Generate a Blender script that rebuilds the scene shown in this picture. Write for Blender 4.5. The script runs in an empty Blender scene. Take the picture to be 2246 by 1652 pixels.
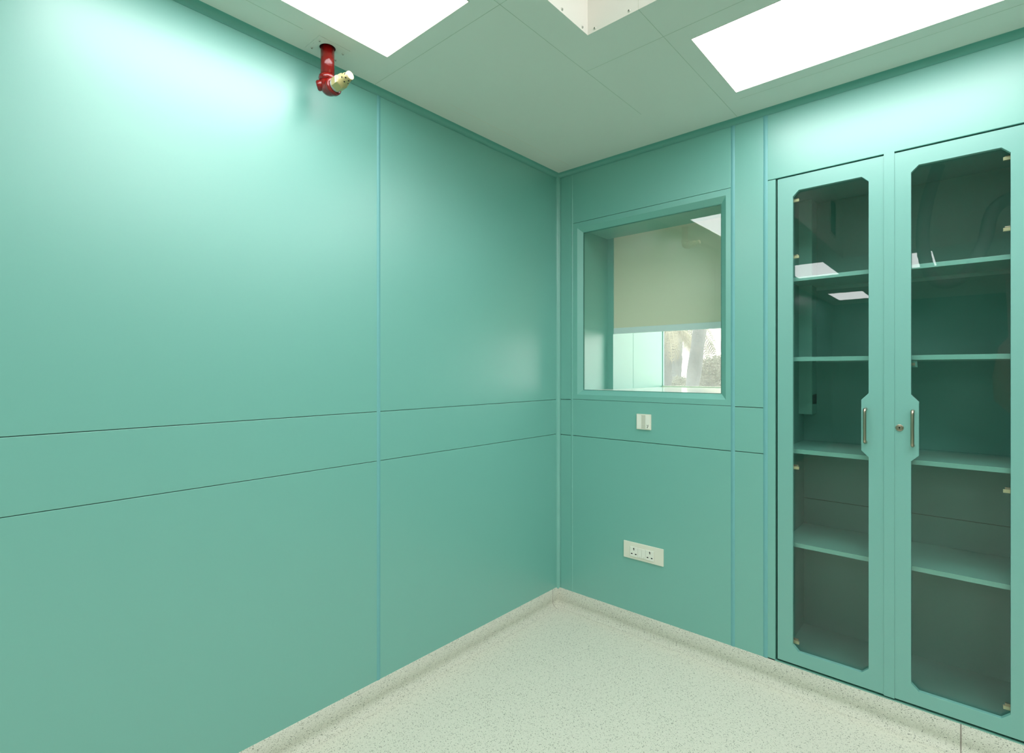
import bpy, bmesh, math, random
from mathutils import Vector, Matrix
random.seed(7)
S = bpy.context.scene
COL = S.collection

# ------------------------------------------------------------ camera
H = 2.646          # ceiling height
FZ = 0.0         # finished floor level
CAM = Vector((1.9102, -2.5828, 1.4357))
cam_d = bpy.data.cameras.new('camera')
cam_d.sensor_width = 36.0
cam_d.lens = 1138.0 / 2246.0 * 36.0
cam_d.shift_y = -11.5 / 2246.0
cam_d.clip_start = 0.02
cam_d.clip_end = 200
cam = bpy.data.objects.new('camera', cam_d)
cam.location = CAM
cam.rotation_euler = (math.radians(90), 0, math.radians(41.5334))
COL.objects.link(cam)
S.camera = cam

# ------------------------------------------------------------ sky and exposure
w = bpy.data.worlds.new('sky'); S.world = w
w.use_nodes = True
nt = w.node_tree
bg = nt.nodes['Background']
bg.inputs['Color'].default_value = (1.0, 0.985, 0.95, 1)
bg.inputs['Strength'].default_value = 3.9
S.view_settings.view_transform = 'Standard'
S.view_settings.look = 'None'
S.view_settings.gamma = 1
S.view_settings.use_curve_mapping = False
S.view_settings.exposure = 0.21
LAMP = 8.2         # radiance of the ceiling light diffusers

# ------------------------------------------------------------ materials
def sl(c):
    c = c / 255.0
    return c / 12.92 if c <= 0.04045 else ((c + 0.055) / 1.055) ** 2.4
def rgb(r, g, b): return (sl(r), sl(g), sl(b), 1)

def mat(name, color, rough=0.5, metal=0.0, spec=0.5, bump=0.0, bscale=8.0, var=0.0, coat=0.0, coat_rough=0.36):
    m = bpy.data.materials.new(name); m.use_nodes = True
    t = m.node_tree; b = t.nodes['Principled BSDF']
    b.inputs['Base Color'].default_value = color
    b.inputs['Roughness'].default_value = rough
    b.inputs['Metallic'].default_value = metal
    b.inputs['Specular IOR Level'].default_value = spec
    if coat:
        b.inputs['Coat Weight'].default_value = coat
        b.inputs['Coat Roughness'].default_value = coat_rough
    tc = t.nodes.new('ShaderNodeTexCoord')
    if bump:
        n = t.nodes.new('ShaderNodeTexNoise'); n.inputs['Scale'].default_value = bscale
        n.inputs['Detail'].default_value = 3
        t.links.new(tc.outputs['Object'], n.inputs['Vector'])
        bp = t.nodes.new('ShaderNodeBump'); bp.inputs['Strength'].default_value = bump
        bp.inputs['Distance'].default_value = 0.01
        t.links.new(n.outputs['Fac'], bp.inputs['Height'])
        t.links.new(bp.outputs['Normal'], b.inputs['Normal'])
    if var:
        n2 = t.nodes.new('ShaderNodeTexNoise'); n2.inputs['Scale'].default_value = 3.0
        n2.inputs['Detail'].default_value = 4
        t.links.new(tc.outputs['Object'], n2.inputs['Vector'])
        mx = t.nodes.new('ShaderNodeMix'); mx.data_type = 'RGBA'
        mx.inputs[6].default_value = tuple(c * (1 - var) for c in color[:3]) + (1,)
        mx.inputs[7].default_value = tuple(min(1, c * (1 + var)) for c in color[:3]) + (1,)
        t.links.new(n2.outputs['Fac'], mx.inputs[0])
        t.links.new(mx.outputs[2], b.inputs['Base Color'])
    return m

def glass_mat(name, tint, veil=0.0, rough=0.0, ior=1.5):
    m = bpy.data.materials.new(name); m.use_nodes = True
    t = m.node_tree; t.nodes.clear()
    out = t.nodes.new('ShaderNodeOutputMaterial')
    tr = t.nodes.new('ShaderNodeBsdfTransparent'); tr.inputs['Color'].default_value = tint
    gl = t.nodes.new('ShaderNodeBsdfGlossy'); gl.inputs['Roughness'].default_value = rough
    gl.inputs['Color'].default_value = (1, 1, 1, 1)
    fr = t.nodes.new('ShaderNodeFresnel'); fr.inputs['IOR'].default_value = ior
    # the slab has two faces and does not refract: keep the same Fresnel curve on its inner side
    ge = t.nodes.new('ShaderNodeNewGeometry')
    ir = t.nodes.new('ShaderNodeMapRange'); ir.inputs['To Min'].default_value = ior; ir.inputs['To Max'].default_value = 1.0 / ior
    t.links.new(ge.outputs['Backfacing'], ir.inputs['Value']); t.links.new(ir.outputs[0], fr.inputs['IOR'])
    mx = t.nodes.new('ShaderNodeMixShader')
    t.links.new(fr.outputs[0], mx.inputs[0])
    if veil:  # translucent white mixed into the pane as a hazy veil over the view
        tl = t.nodes.new('ShaderNodeBsdfTranslucent'); tl.inputs['Color'].default_value = (0.95, 0.96, 0.93, 1)
        no = t.nodes.new('ShaderNodeTexNoise'); no.inputs['Scale'].default_value = 9; no.inputs['Detail'].default_value = 6
        tc = t.nodes.new('ShaderNodeTexCoord'); t.links.new(tc.outputs['Object'], no.inputs['Vector'])
        mr = t.nodes.new('ShaderNodeMapRange'); mr.inputs['From Min'].default_value = 0.3; mr.inputs['From Max'].default_value = 0.7
        mr.inputs['To Min'].default_value = veil * 0.8; mr.inputs['To Max'].default_value = veil * 1.2
        t.links.new(no.outputs['Fac'], mr.inputs['Value'])
        m2 = t.nodes.new('ShaderNodeMixShader')
        t.links.new(mr.outputs[0], m2.inputs[0])
        t.links.new(tr.outputs[0], m2.inputs[1]); t.links.new(tl.outputs[0], m2.inputs[2])
        t.links.new(m2.outputs[0], mx.inputs[1])
    else:
        t.links.new(tr.outputs[0], mx.inputs[1])
    t.links.new(gl.outputs[0], mx.inputs[2])
    t.links.new(mx.outputs[0], out.inputs['Surface'])
    return m

def emit_mat(name, color, strength):
    m = bpy.data.materials.new(name); m.use_nodes = True
    t = m.node_tree; t.nodes.clear()
    o = t.nodes.new('ShaderNodeOutputMaterial'); e = t.nodes.new('ShaderNodeEmission')
    e.inputs['Color'].default_value = color; e.inputs['Strength'].default_value = strength
    t.links.new(e.outputs[0], o.inputs['Surface'])
    return m

def floor_mat(name='speckled_vinyl', dens=1.0, tone=1.0):
    m = bpy.data.materials.new(name); m.use_nodes = True
    t = m.node_tree; b = t.nodes['Principled BSDF']
    N = t.nodes.new; L = t.links.new
    tc = N('ShaderNodeTexCoord')
    base = rgb(214, 214, 196)
    # soft mottling
    no = N('ShaderNodeTexNoise'); no.inputs['Scale'].default_value = 130; no.inputs['Detail'].default_value = 3
    L(tc.outputs['Object'], no.inputs['Vector'])
    mx = N('ShaderNodeMix'); mx.data_type = 'RGBA'
    mx.inputs[6].default_value = rgb(202 * tone, 204 * tone, 186 * tone); mx.inputs[7].default_value = rgb(226 * tone, 225 * tone, 210 * tone)
    L(no.outputs['Fac'], mx.inputs[0])
    cur = mx.outputs[2]
    # elongated flecks, several orientations and tones
    specs = [((0.3, 0.2, 0.4), 190, 3.6, 0.20, 0.34, (88, 95, 84)),
             ((0.2, 0.5, 1.5), 210, 3.4, 0.20, 0.34, (104, 110, 97)),
             ((0.6, 0.1, 2.6), 230, 3.2, 0.20, 0.34, (118, 124, 108)),
             ((0.1, 0.3, 0.9), 300, 2.6, 0.22, 0.42, (150, 156, 138)),
             ((0.4, 0.2, 2.1), 320, 2.6, 0.22, 0.42, (158, 160, 140)),
             ((0.5, 0.6, 0.0), 120, 2.4, 0.13, 0.18, (62, 68, 60))]
    for rot, sc, el, rad, prob, c in specs:
        mp = N('ShaderNodeMapping'); mp.inputs['Rotation'].default_value = rot
        L(tc.outputs['Object'], mp.inputs['Vector'])
        mp2 = N('ShaderNodeMapping'); mp2.inputs['Scale'].default_value = (sc / el * 0.9, sc * 1.15, sc)
        L(mp.outputs[0], mp2.inputs['Vector'])
        vo = N('ShaderNodeTexVoronoi'); vo.inputs['Scale'].default_value = 1.0
        L(mp2.outputs[0], vo.inputs['Vector'])
        ma = N('ShaderNodeMath'); ma.operation = 'LESS_THAN'; ma.inputs[1].default_value = rad * 1.08
        L(vo.outputs['Distance'], ma.inputs[0])
        sx = N('ShaderNodeSeparateColor'); L(vo.outputs['Color'], sx.inputs[0])
        mb = N('ShaderNodeMath'); mb.operation = 'LESS_THAN'; mb.inputs[1].default_value = prob * 0.78 * dens
        L(sx.outputs[0], mb.inputs[0])
        mc = N('ShaderNodeMath'); mc.operation = 'MULTIPLY'; L(ma.outputs[0], mc.inputs[0]); L(mb.outputs[0], mc.inputs[1])
        mm = N('ShaderNodeMix'); mm.data_type = 'RGBA'
        mm.inputs[7].default_value = rgb(*c)
        L(mc.outputs[0], mm.inputs[0]); L(cur, mm.inputs[6])
        cur = mm.outputs[2]
    L(cur, b.inputs['Base Color'])
    b.inputs['Roughness'].default_value = 0.5
    b.inputs['Specular IOR Level'].default_value = 0.35
    return m

TEAL = (114, 180, 167)
M = {}
M['paint'] = mat('teal_satin_paint', rgb(*TEAL), 0.42, spec=0.9, coat=0.7, bump=0.10, bscale=2.5)
M['trim'] = mat('teal_trim_paint', rgb(98, 168, 154), 0.45)
M['bead'] = mat('blue_teal_joint_sealant', rgb(112, 176, 176), 0.5)
M['seal'] = mat('dark_teal_joint_seal', rgb(76, 132, 118), 0.7)  # sealant colour seen in the open panel joints
M['cab'] = mat('teal_cabinet_paint', rgb(112, 176, 165), 0.42, spec=0.9, coat=1.0)
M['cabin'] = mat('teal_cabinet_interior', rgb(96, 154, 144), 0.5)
M['dark'] = mat('dark_gap_shade', rgb(6, 40, 30), 0.8)  # near-black green that paints the shade inside gaps
M['ceil'] = mat('pale_green_ceiling_paint', rgb(218, 225, 216), 0.75, var=0.02)
M['ceilseam'] = mat('ceiling_joint_sealant', rgb(184, 200, 182), 0.8)
M['cream'] = mat('cream_enamel', rgb(234, 231, 222), 0.45)
M['floor'] = floor_mat()
M['skirt'] = floor_mat('dense_speckle_shaded_skirting_vinyl', 1.5, 0.965)  # denser flecks, and base tone lowered for the shade on the upright skirting
M['joint'] = mat('grey_vinyl_weld', rgb(140, 132, 122), 0.7)
M['white'] = mat('ivory_plastic', rgb(232, 230, 214), 0.32)
M['white2'] = mat('ivory_plastic_rocker', rgb(240, 240, 228), 0.28)
M['grey'] = mat('grey_ivory_plastic', rgb(208, 208, 192), 0.35)
M['black'] = mat('black_hole', rgb(14, 14, 12), 0.8)
M['steel'] = mat('brushed_nickel', rgb(176, 164, 146), 0.28, metal=1.0)
M['chrome'] = mat('polished_screw_steel', rgb(206, 208, 198), 0.3, metal=0.5)
M['brass'] = mat('nickelled_hinge', rgb(206, 196, 158), 0.35, metal=0.35)
M['red'] = mat('glossy_red_enamel', rgb(116, 10, 7), 0.22, bump=0.25, bscale=60, coat=0.2, coat_rough=0.1)
M['nozzle'] = mat('cream_brass_nozzle', rgb(184, 171, 118), 0.4, metal=0.25)
M['nozzletip'] = mat('pale_nozzle_cap', rgb(196, 178, 136), 0.5)
M['label'] = mat('white_label', rgb(236, 238, 232), 0.4)
M['labelgrey'] = mat('grey_thread_tape', rgb(176, 190, 186), 0.4)
M['blind'] = mat('beige_blind_fabric', rgb(232, 228, 202), 0.8)
M['bar'] = mat('pale_aluminium_bar', rgb(228, 240, 240), 0.4)
M['glass'] = glass_mat('window_glass', (0.965, 0.985, 0.975, 1), ior=1.45)
M['tglass'] = glass_mat('tinted_cabinet_glass', (0.93, 0.965, 0.945, 1), ior=1.43)
M['hazy'] = glass_mat('hazy_window_glass', (0.98, 0.99, 0.98, 1), veil=0.16)
M['lamp'] = emit_mat('ceiling_light_diffuser', (0.985, 0.985, 1.0, 1), LAMP)
M['frame'] = mat('white_light_frame', rgb(226, 224, 210), 0.5)
M['sill'] = mat('pale_stone_sill', rgb(236, 238, 232), 0.15)
M['bark'] = mat('grey_palm_bark', rgb(66, 76, 82), 0.9, bump=1.0, bscale=26, var=0.5)
M['leaf'] = mat('dusty_green_leaf', rgb(88, 96, 78), 0.6, var=0.3)
M['frond'] = mat('pale_dry_frond', rgb(128, 126, 104), 0.7, var=0.2)
M['house'] = mat('white_house_plaster', rgb(236, 232, 226), 0.9)
M['housewin'] = mat('grey_house_window', rgb(150, 145, 148), 0.3)
M['ground'] = mat('pale_earth', rgb(190, 184, 160), 0.9, var=0.15)
M['plastic'] = mat('cloudy_plastic_wrap', rgb(190, 186, 168), 0.5, bump=0.8, bscale=18)
M['hose'] = mat('grey_corrugated_hose', rgb(150, 156, 150), 0.5)

# ------------------------------------------------------------ mesh helpers
class MB:
    def __init__(s): s.bm = bmesh.new(); s.mats = []
    def mi(s, m):
        if m is None: return 0
        if m not in s.mats: s.mats.append(m)
        return s.mats.index(m)
    def _fin(s, faces, m):
        i = s.mi(m)
        for f in faces: f.material_index = i
    def box(s, x0, x1, y0, y1, z0, z1, m=None, bev=0.0):
        b2 = bmesh.new()
        v = [b2.verts.new((x, y, z)) for x in (x0, x1) for y in (y0, y1) for z in (z0, z1)]
        for f in ((0, 1, 3, 2), (4, 6, 7, 5), (0, 4, 5, 1), (2, 3, 7, 6), (0, 2, 6, 4), (1, 5, 7, 3)):
            b2.faces.new([v[i] for i in f])
        bmesh.ops.recalc_face_normals(b2, faces=b2.faces)
        if bev: bmesh.ops.bevel(b2, geom=list(b2.edges), offset=bev, segments=2, affect='EDGES', profile=0.6)
        s.merge(b2, m)
    def merge(s, b2, m, mtx=None):
        idx = s.mi(m); mp = {}
        for v in b2.verts: mp[v] = s.bm.verts.new(mtx @ v.co if mtx else v.co)
        for f in b2.faces:
            try:
                nf = s.bm.faces.new([mp[v] for v in f.verts]); nf.material_index = idx; nf.smooth = f.smooth
            except ValueError: pass
        b2.free()
    def quad(s, pts, m=None):
        f = s.bm.faces.new([s.bm.verts.new(p) for p in pts]); f.material_index = s.mi(m)
    def tube(s, path, r, m=None, seg=16, cap=True, radii=None):
        path = [Vector(p) for p in path]; rings = []
        n = len(path); up = None
        for i, p in enumerate(path):
            d = (path[min(i + 1, n - 1)] - path[max(i - 1, 0)]).normalized()
            if up is None:
                up = Vector((0, 0, 1)) if abs(d.z) < 0.9 else Vector((1, 0, 0))
            a = (up - d * up.dot(d)).normalized(); up = a
            b = d.cross(a)
            rr = radii[i] if radii else r
            rings.append([s.bm.verts.new(p + (a * math.cos(2 * math.pi * k / seg) + b * math.sin(2 * math.pi * k / seg)) * rr) for k in range(seg)])
        idx = s.mi(m)
        for i in range(n - 1):
            for k in range(seg):
                f = s.bm.faces.new([rings[i][k], rings[i][(k + 1) % seg], rings[i + 1][(k + 1) % seg], rings[i + 1][k]])
                f.material_index = idx; f.smooth = True
        if cap:
            for rg in (rings[0], rings[-1]):
                f = s.bm.faces.new(rg); f.material_index = idx
    def lathe(s, origin, axis, prof, m=None, seg=24, hexa=False):
        # prof: list of (distance along axis, radius)
        o = Vector(origin); ax = Vector(axis).normalized()
        path = [o + ax * t for t, _ in prof]
        a = (Vector((0, 0, 1)) if abs(ax.z) < 0.9 else Vector((1, 0, 0)))
        a = (a - ax * a.dot(ax)).normalized(); b = ax.cross(a)
        rings = [[s.bm.verts.new(p + (a * math.cos(2 * math.pi * k / seg) + b * math.sin(2 * math.pi * k / seg)) * r) for k in range(seg)] for p, (_, r) in zip(path, prof)]
        idx = s.mi(m)
        for i in range(len(rings) - 1):
            for k in range(seg):
                f = s.bm.faces.new([rings[i][k], rings[i][(k + 1) % seg], rings[i + 1][(k + 1) % seg], rings[i + 1][k]])
                f.material_index = idx
                f.smooth = (not hexa)
        for rg in (rings[0], rings[-1]):
            f = s.bm.faces.new(rg); f.material_index = idx
    def sweep(s, prof, frames, m=None, smooth=True):
        # prof: 2D points; frames: list of (origin, u, v)
        rings = [[s.bm.verts.new(Vector(o) + Vector(u) * p[0] + Vector(v) * p[1]) for p in prof] for o, u, v in frames]
        idx = s.mi(m)
        for i in range(len(rings) - 1):
            for k in range(len(prof) - 1):
                f = s.bm.faces.new([rings[i][k], rings[i][k + 1], rings[i + 1][k + 1], rings[i + 1][k]])
                f.material_index = idx; f.smooth = smooth
    def plate(s, outer, inner, y0, y1, m=None):
        # flat plate in XZ with a hole, between y0 (front) and y1 (back)
        b2 = bmesh.new()
        def ring(pts, y): return [b2.verts.new((p[0], y, p[1])) for p in pts]
        R = {}
        for y in (y0, y1):
            o = ring(outer, y); i = ring(inner, y) if inner else []
            ed = [b2.edges.new((o[k], o[(k + 1) % len(o)])) for k in range(len(o))]
            if inner: ed += [b2.edges.new((i[k], i[(k + 1) % len(i)])) for k in range(len(i))]
            bmesh.ops.triangle_fill(b2, use_beauty=True, use_dissolve=False, edges=ed)
            R[y] = (o, i)
        for q in (0, 1):
            A, B = R[y0][q], R[y1][q]
            for k in range(len(A)):
                b2.faces.new([A[k], A[(k + 1) % len(A)], B[(k + 1) % len(A)], B[k]])
        bmesh.ops.recalc_face_normals(b2, faces=b2.faces)
        s.merge(b2, m)
    def build(s, name, m=None, parent=None, loc=(0, 0, 0), bevel=0.0, recalc=True):
        if m is not None and not s.mats: s.mats = [m]
        if recalc: bmesh.ops.recalc_face_normals(s.bm, faces=s.bm.faces)
        me = bpy.data.meshes.new(name); 
        if any(loc): bmesh.ops.translate(s.bm, verts=s.bm.verts, vec=-Vector(loc))
        s.bm.to_mesh(me); s.bm.free()
        for x in s.mats: me.materials.append(x)
        o = bpy.data.objects.new(name, me); COL.objects.link(o)
        if parent is not None:
            o.parent = parent
            # world location of the parent chain
            pl = Vector((0, 0, 0)); p = parent
            while p is not None: pl += p.location; p = p.parent
            o.location = Vector(loc) - pl
        else: o.location = loc
        if bevel:
            b = o.modifiers.new('bevel', 'BEVEL'); b.width = bevel; b.segments = 2
            b.limit_method = 'ANGLE'; b.angle_limit = math.radians(40)
        return o

def tag(o, label=None, cat=None, group=None, kind=None):
    if label: o['label'] = label
    if cat: o['category'] = cat
    if group: o['group'] = group
    if kind: o['kind'] = kind
    return o
def empty(name, loc, label=None, cat=None, group=None, kind=None):
    o = bpy.data.objects.new(name, None); COL.objects.link(o); o.location = loc
    o.empty_display_size = 0.05
    return tag(o, label, cat, group, kind)
def struct(o, label, cat): return tag(o, label, cat, kind='structure')

# ============================================================ THE ROOM
RX, RY = 6.4, -8.4      # far right and far back of the room
T = 0.10                # wall thickness
PT = 0.012              # panel thickness in front of backing

# ---- left wall (plane x = 0): metal panels with open joints
b = MB()
b.box(-T, -PT, RY, T, 0, H + 0.05, M['seal'])
G = 0.0016
def lpanel(y0, y1, z0, z1): b.box(-PT, 0, y0, y1, z0, z1, M['paint'], bev=0.0016)
edges_y = [(-0.020, -1.2835), (-1.300, -2.56), (-2.577, -3.84), (-3.857, -5.12), (-5.137, -6.4), (-6.417, RY)]
zz = [(FZ, 1.0490), (1.0510, 1.2610), (1.2630, 2.6215)]
for ya, yb in edges_y:
    for z0, z1 in zz: lpanel(yb, ya, z0, z1)
b.box(-PT, -0.001, -0.020, 0.0, FZ, H, M['paint'])
b.box(-PT, -0.0008, RY, 0, 2.6225, H, M['trim'])
struct(b.build('wall_left'), 'teal metal panel wall on the left with two thin horizontal seams', 'wall')

# ---- right-hand wall in view (plane y = 0)
b = MB()
def rpanel(x0, x1, z0, z1): b.box(x0, x1, 0, PT, z0, z1, M['paint'], bev=0.0016)
CX0, CX1 = 1.2425, 2.082       # cabinet opening
WX0, WX1 = 0.142, 1.016        # window frame hole
# backing, left of window to cabinet
b.box(-T, 0.142, PT, T, 0, H + 0.05, M['seal'])
b.box(1.016, CX0 - 0.004, PT, T, 0, H + 0.05, M['seal'])
b.box(0.142, 1.016, PT, T, 0, 1.297, M['seal'])
b.box(0.142, 1.016, PT, T, 2.292, H + 0.05, M['seal'])
b.box(CX0 - 0.004, CX1 + 0.004, PT, T, 2.330, H + 0.05, M['seal'])
b.box(CX0 - 0.004, CX1 + 0.004, PT, T, 0, 0.10, M['seal'])
b.box(CX1 + 0.004, RX, PT, T, 0, H + 0.05, M['seal'])
b.box(0, 0.020, 0.001, PT, FZ, H, M['paint'])
b.box(0, RX, 0.0008, PT, 2.6225, H, M['trim'])
rpanel(0.0215, 0.098, FZ, 1.0465); rpanel(0.0215, 0.098, 1.0495, 1.2625); rpanel(0.0215, 0.098, 1.2655, 2.6215)
rpanel(0.112, 1.038, FZ, 1.0475); rpanel(0.112, 1.038, 1.0505, 1.2665)
rpanel(0.112, 1.038, 2.3255, 2.6215)
rpanel(1.056, 1.185, FZ, 1.0495); rpanel(1.056, 1.185, 1.0525, 1.2635); rpanel(1.056, 1.185, 1.2665, 2.6215)
rpanel(1.203, 1.2365, FZ, 2.3165); rpanel(1.203, CX1 + 0.03, 2.3195, 2.6215)
rpanel(CX1 + 0.006, CX1 + 0.03, FZ, 2.3165)
rpanel(CX1 + 0.047, 3.6, FZ, 1.0495); rpanel(CX1 + 0.047, 3.6, 1.0525, 1.2635); rpanel(CX1 + 0.047, 3.6, 1.2665, 2.6215)
rpanel(3.617, RX, FZ, 1.0495); rpanel(3.617, RX, 1.0525, 1.2635); rpanel(3.617, RX, 1.2665, 2.6215)
# strip of wall below the cabinet doors
b.box(1.203, CX1 + 0.03, 0, PT, FZ, 0.112, M['paint'])
struct(b.build('wall_right'), 'teal metal panel wall with the window and the built-in cabinet', 'wall')

# ---- the two walls behind the viewer
b = MB()
b.box(0, RX, RY - T, RY, 0, H + 0.05, M['paint'])
struct(b.build('wall_back'), 'teal wall behind the viewer, opposite the cabinet', 'wall')
b = MB()
b.box(RX, RX + T, RY - T, T, 0, H + 0.05, M['paint'])
struct(b.build('wall_side'), 'teal wall far to the right, out of the picture', 'wall')

# ---- vertical joint beads
def bead_r(x0, x1, bulge, m, name, lab):
    b = MB(); n = 10; w = x1 - x0; pr = []
    for k in range(n + 1):
        t = k / n; pr.append((x0 + w * t, -bulge * math.sin(math.pi * t) + 0.0005 * (1 - math.sin(math.pi * t))))
    b.sweep(pr, [((0, 0, FZ + 0.1075), (1, 0, 0), (0, 1, 0)), ((0, 0, 2.6215), (1, 0, 0), (0, 1, 0))], m)
    struct(b.build(name), lab, 'joint bead')
def bead_l(y0, y1, bulge, m, name, lab):
    b = MB(); n = 10; w = y1 - y0; pr = []
    for k in range(n + 1):
        t = k / n; pr.append((y0 + w * t, bulge * math.sin(math.pi * t) - 0.0005 * (1 - math.sin(math.pi * t))))
    b.sweep(pr, [((0, 0, FZ + 0.1075), (0, 1, 0), (1, 0, 0)), ((0, 0, 2.6215), (0, 1, 0), (1, 0, 0))], m)
    struct(b.build(name), lab, 'joint bead')
bead_r(0.097, 0.113, 0.0015, M['paint'], 'trim_1', 'narrow teal joint strip between corner and window')
bead_r(1.037, 1.057, 0.0028, M['bead'], 'trim_2', 'bluish rounded joint bead just right of the window')
bead_r(1.184, 1.204, 0.0032, M['bead'], 'trim_3', 'bluish rounded joint bead just left of the cabinet')
bead_l(-1.301, -1.2825, 0.0028, M['bead'], 'trim_4', 'bluish rounded joint bead down the left wall')

# ---- coved corner strip and ceiling cove
def arc(r, n=8):   # concave quarter from (r,0) to (0,r) around centre (r,r)
    return [(r - r * math.sin(math.pi / 2 * k / n), r - r * math.cos(math.pi / 2 * k / n)) for k in range(n + 1)]
b = MB(); r = 0.021
b.sweep(arc(r), [((0, 0, FZ + 0.10), (1, 0, 0), (0, -1, 0)), ((0, 0, H), (1, 0, 0), (0, -1, 0))], M['paint'])
struct(b.build('trim_5'), 'coved teal strip filling the vertical corner of the room', 'corner trim')
b = MB(); r = 0.0245
def cc(sx, sy, x, y):  # frames use the horizontal inward direction diagonally at corners
    return ((x, y, H), (sx, sy, 0), (0, 0, -1))
b.sweep(arc(r), [cc(1, 1, 0, RY), cc(1, -1, 0, 0), cc(-1, -1, RX, 0), cc(-1, 1, RX, RY), cc(1, 1, 0, RY)], M['trim'])
struct(b.build('trim_6'), 'coved teal molding between the walls and the ceiling', 'cove molding')

# ---- skirting: speckled vinyl turned up the walls
b = MB(); r = 0.036
pr = [(0.0, 0.107), (0.0022, 0.106), (0.0022, r + 0.002)] + [(0.0022 + r - r * math.cos(math.pi / 2 * k / 10), r - r * math.sin(math.pi / 2 * k / 10)) for k in range(1, 11)]
def cf(sx, sy, x, y): return ((x, y, FZ + 0.0004), (sx, sy, 0), (0, 0, 1))
b.sweep(pr, [cf(1, 1, 0, RY), cf(1, -1, 0, 0)], M['skirt'])
for y in (-0.055,):
    b.sweep([(p[0] + 0.0006, p[1] + 0.0004) for p in pr], [cf(1, 0, 0, y), cf(1, 0, 0, y - 0.0025)], M['joint'])
struct(b.build('baseboard_left'), 'speckled vinyl skirting coved up the left wall', 'skirting')
b = MB()
b.sweep(pr, [cf(1, -1, 0, 0), cf(-1, -1, RX, 0), cf(-1, 1, RX, RY), cf(1, 1, 0, RY)], M['skirt'])
for x in (1.878,):
    b.sweep([(p[0] + 0.0006, p[1] + 0.0004) for p in pr], [cf(0, -1, x, 0), cf(0, -1, x + 0.004, 0)], M['joint'])
struct(b.build('baseboard_right'), 'speckled vinyl skirting coved up below window and cabinet', 'skirting')

# ---- floor
b = MB(); b.box(-T, RX + T, RY - T, T, FZ - 0.1, FZ, M['floor'])
struct(b.build('floor'), 'pale speckled vinyl floor', 'floor')

# ---- ceiling with openings for lights and the raised air box
AX0, AX1, AY0, AY1, AH = 0.875, 3.2, -3.9, -1.003, 0.62     # raised box
lights = [  # x0, x1, y0, y1, label
    (0.223, 0.680, -2.372, -1.403, 'bright ceiling light panel above the left wall, near the red pipe'),
    (1.143, 2.112, -0.736, -0.251, 'bright ceiling light panel above the cabinet and window wall'),
    (2.45, 3.419, -0.736, -0.251, 'ceiling light panel further right along the cabinet wall'),
    (0.223, 0.680, -4.93, -3.96, 'ceiling light panel behind the viewer along the left wall'),
    (0.223, 0.680, -7.70, -6.73, 'ceiling light panel at the far back left of the room'),
    (1.143, 1.615, -5.05, -4.08, 'ceiling light panel behind the raised box, left one'),
    (2.50, 2.97, -5.05, -4.08, 'ceiling light panel behind the raised box, right one'),
    (2.92, 3.40, -7.70, -6.73, 'ceiling light panel at the far back right of the room'),
    (2.80, 3.77, -6.25, -5.78, 'added long fill light panel behind the viewer, between the back rows'),  # unseen panel added to lift the cabinet wall
    (3.90, 4.37, -7.70, -6.73, 'added fill light panel in the far back right corner'),  # out of view, put in to brighten the back of the room
    (3.50, 3.97, -4.93, -3.96, 'added fill light panel behind the viewer, right of the raised box')]  # extra panel, never visible, that fills the mid tones
holes = [(l[0], l[1], l[2], l[3]) for l in lights] + [(AX0, AX1, AY0, AY1)]
xs = sorted(set([-T, RX + T] + [h[0] for h in holes] + [h[1] for h in holes]))
ys = sorted(set([RY - T, T] + [h[2] for h in holes] + [h[3] for h in holes]))
b = MB()
for i in range(len(xs) - 1):
    for j in range(len(ys) - 1):
        mx_, my_ = (xs[i] + xs[i + 1]) / 2, (ys[j] + ys[j + 1]) / 2
        if any(h[0] < mx_ < h[1] and h[2] < my_ < h[3] for h in holes): continue
        b.quad([(xs[i], ys[j], H), (xs[i], ys[j + 1], H), (xs[i + 1], ys[j + 1], H), (xs[i + 1], ys[j], H)], M['ceil'])
for h in holes[:-1]:   # light cans, 4 mm up then closed
    x0, x1, y0, y1 = h; z = H + 0.03
    b.quad([(x0, y0, H), (x1, y0, H), (x1, y0, z), (x0, y0, z)], M['frame']); b.quad([(x0, y1, H), (x1, y1, H), (x1, y1, z), (x0, y1, z)], M['frame'])
    b.quad([(x0, y0, H), (x0, y1, H), (x0, y1, z), (x0, y0, z)], M['frame']); b.quad([(x1, y0, H), (x1, y1, H), (x1, y1, z), (x1, y0, z)], M['frame'])
    b.quad([(x0, y0, z), (x1, y0, z), (x1, y1, z), (x0, y1, z)], M['frame'])
def seam(x0, x1, y0, y1, w=0.0009, m='ceilseam'):
    if abs(x0 - x1) < 1e-6: b.box(x0 - w, x0 + w, min(y0, y1), max(y0, y1), H - 0.0004, H + 0.0005, M[m])
    else: b.box(min(x0, x1), max(x0, x1), y0 - w, y0 + w, H - 0.0004, H + 0.0005, M[m])
seam(0.0, 0.875, -1.328, -1.328); seam(0.745, 0.745, -1.328, -0.35)
seam(0.745, 4.6, -0.815, -0.815); seam(1.076, 1.076, -1.003, -0.02)
seam(1.14, 2.9, -0.187, -0.187, 0.0008)
seam(0.14, 0.14, -1.0, -0.09, 0.0012, 'frame'); seam(0.14, 0.14, -2.6, -1.7, 0.0008)
seam(0.0, 0.875, -2.45, -2.45); seam(0.745, 0.745, -8.3, -1.328); seam(0.0, RX, -3.93, -3.93); seam(0.0, RX, -5.2, -5.2); seam(2.2, 2.2, -0.95, -0.02)
ceil_o = struct(b.build('ceiling', recalc=False), 'pale green panelled ceiling', 'ceiling')
for p in ceil_o.data.polygons: pass
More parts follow.
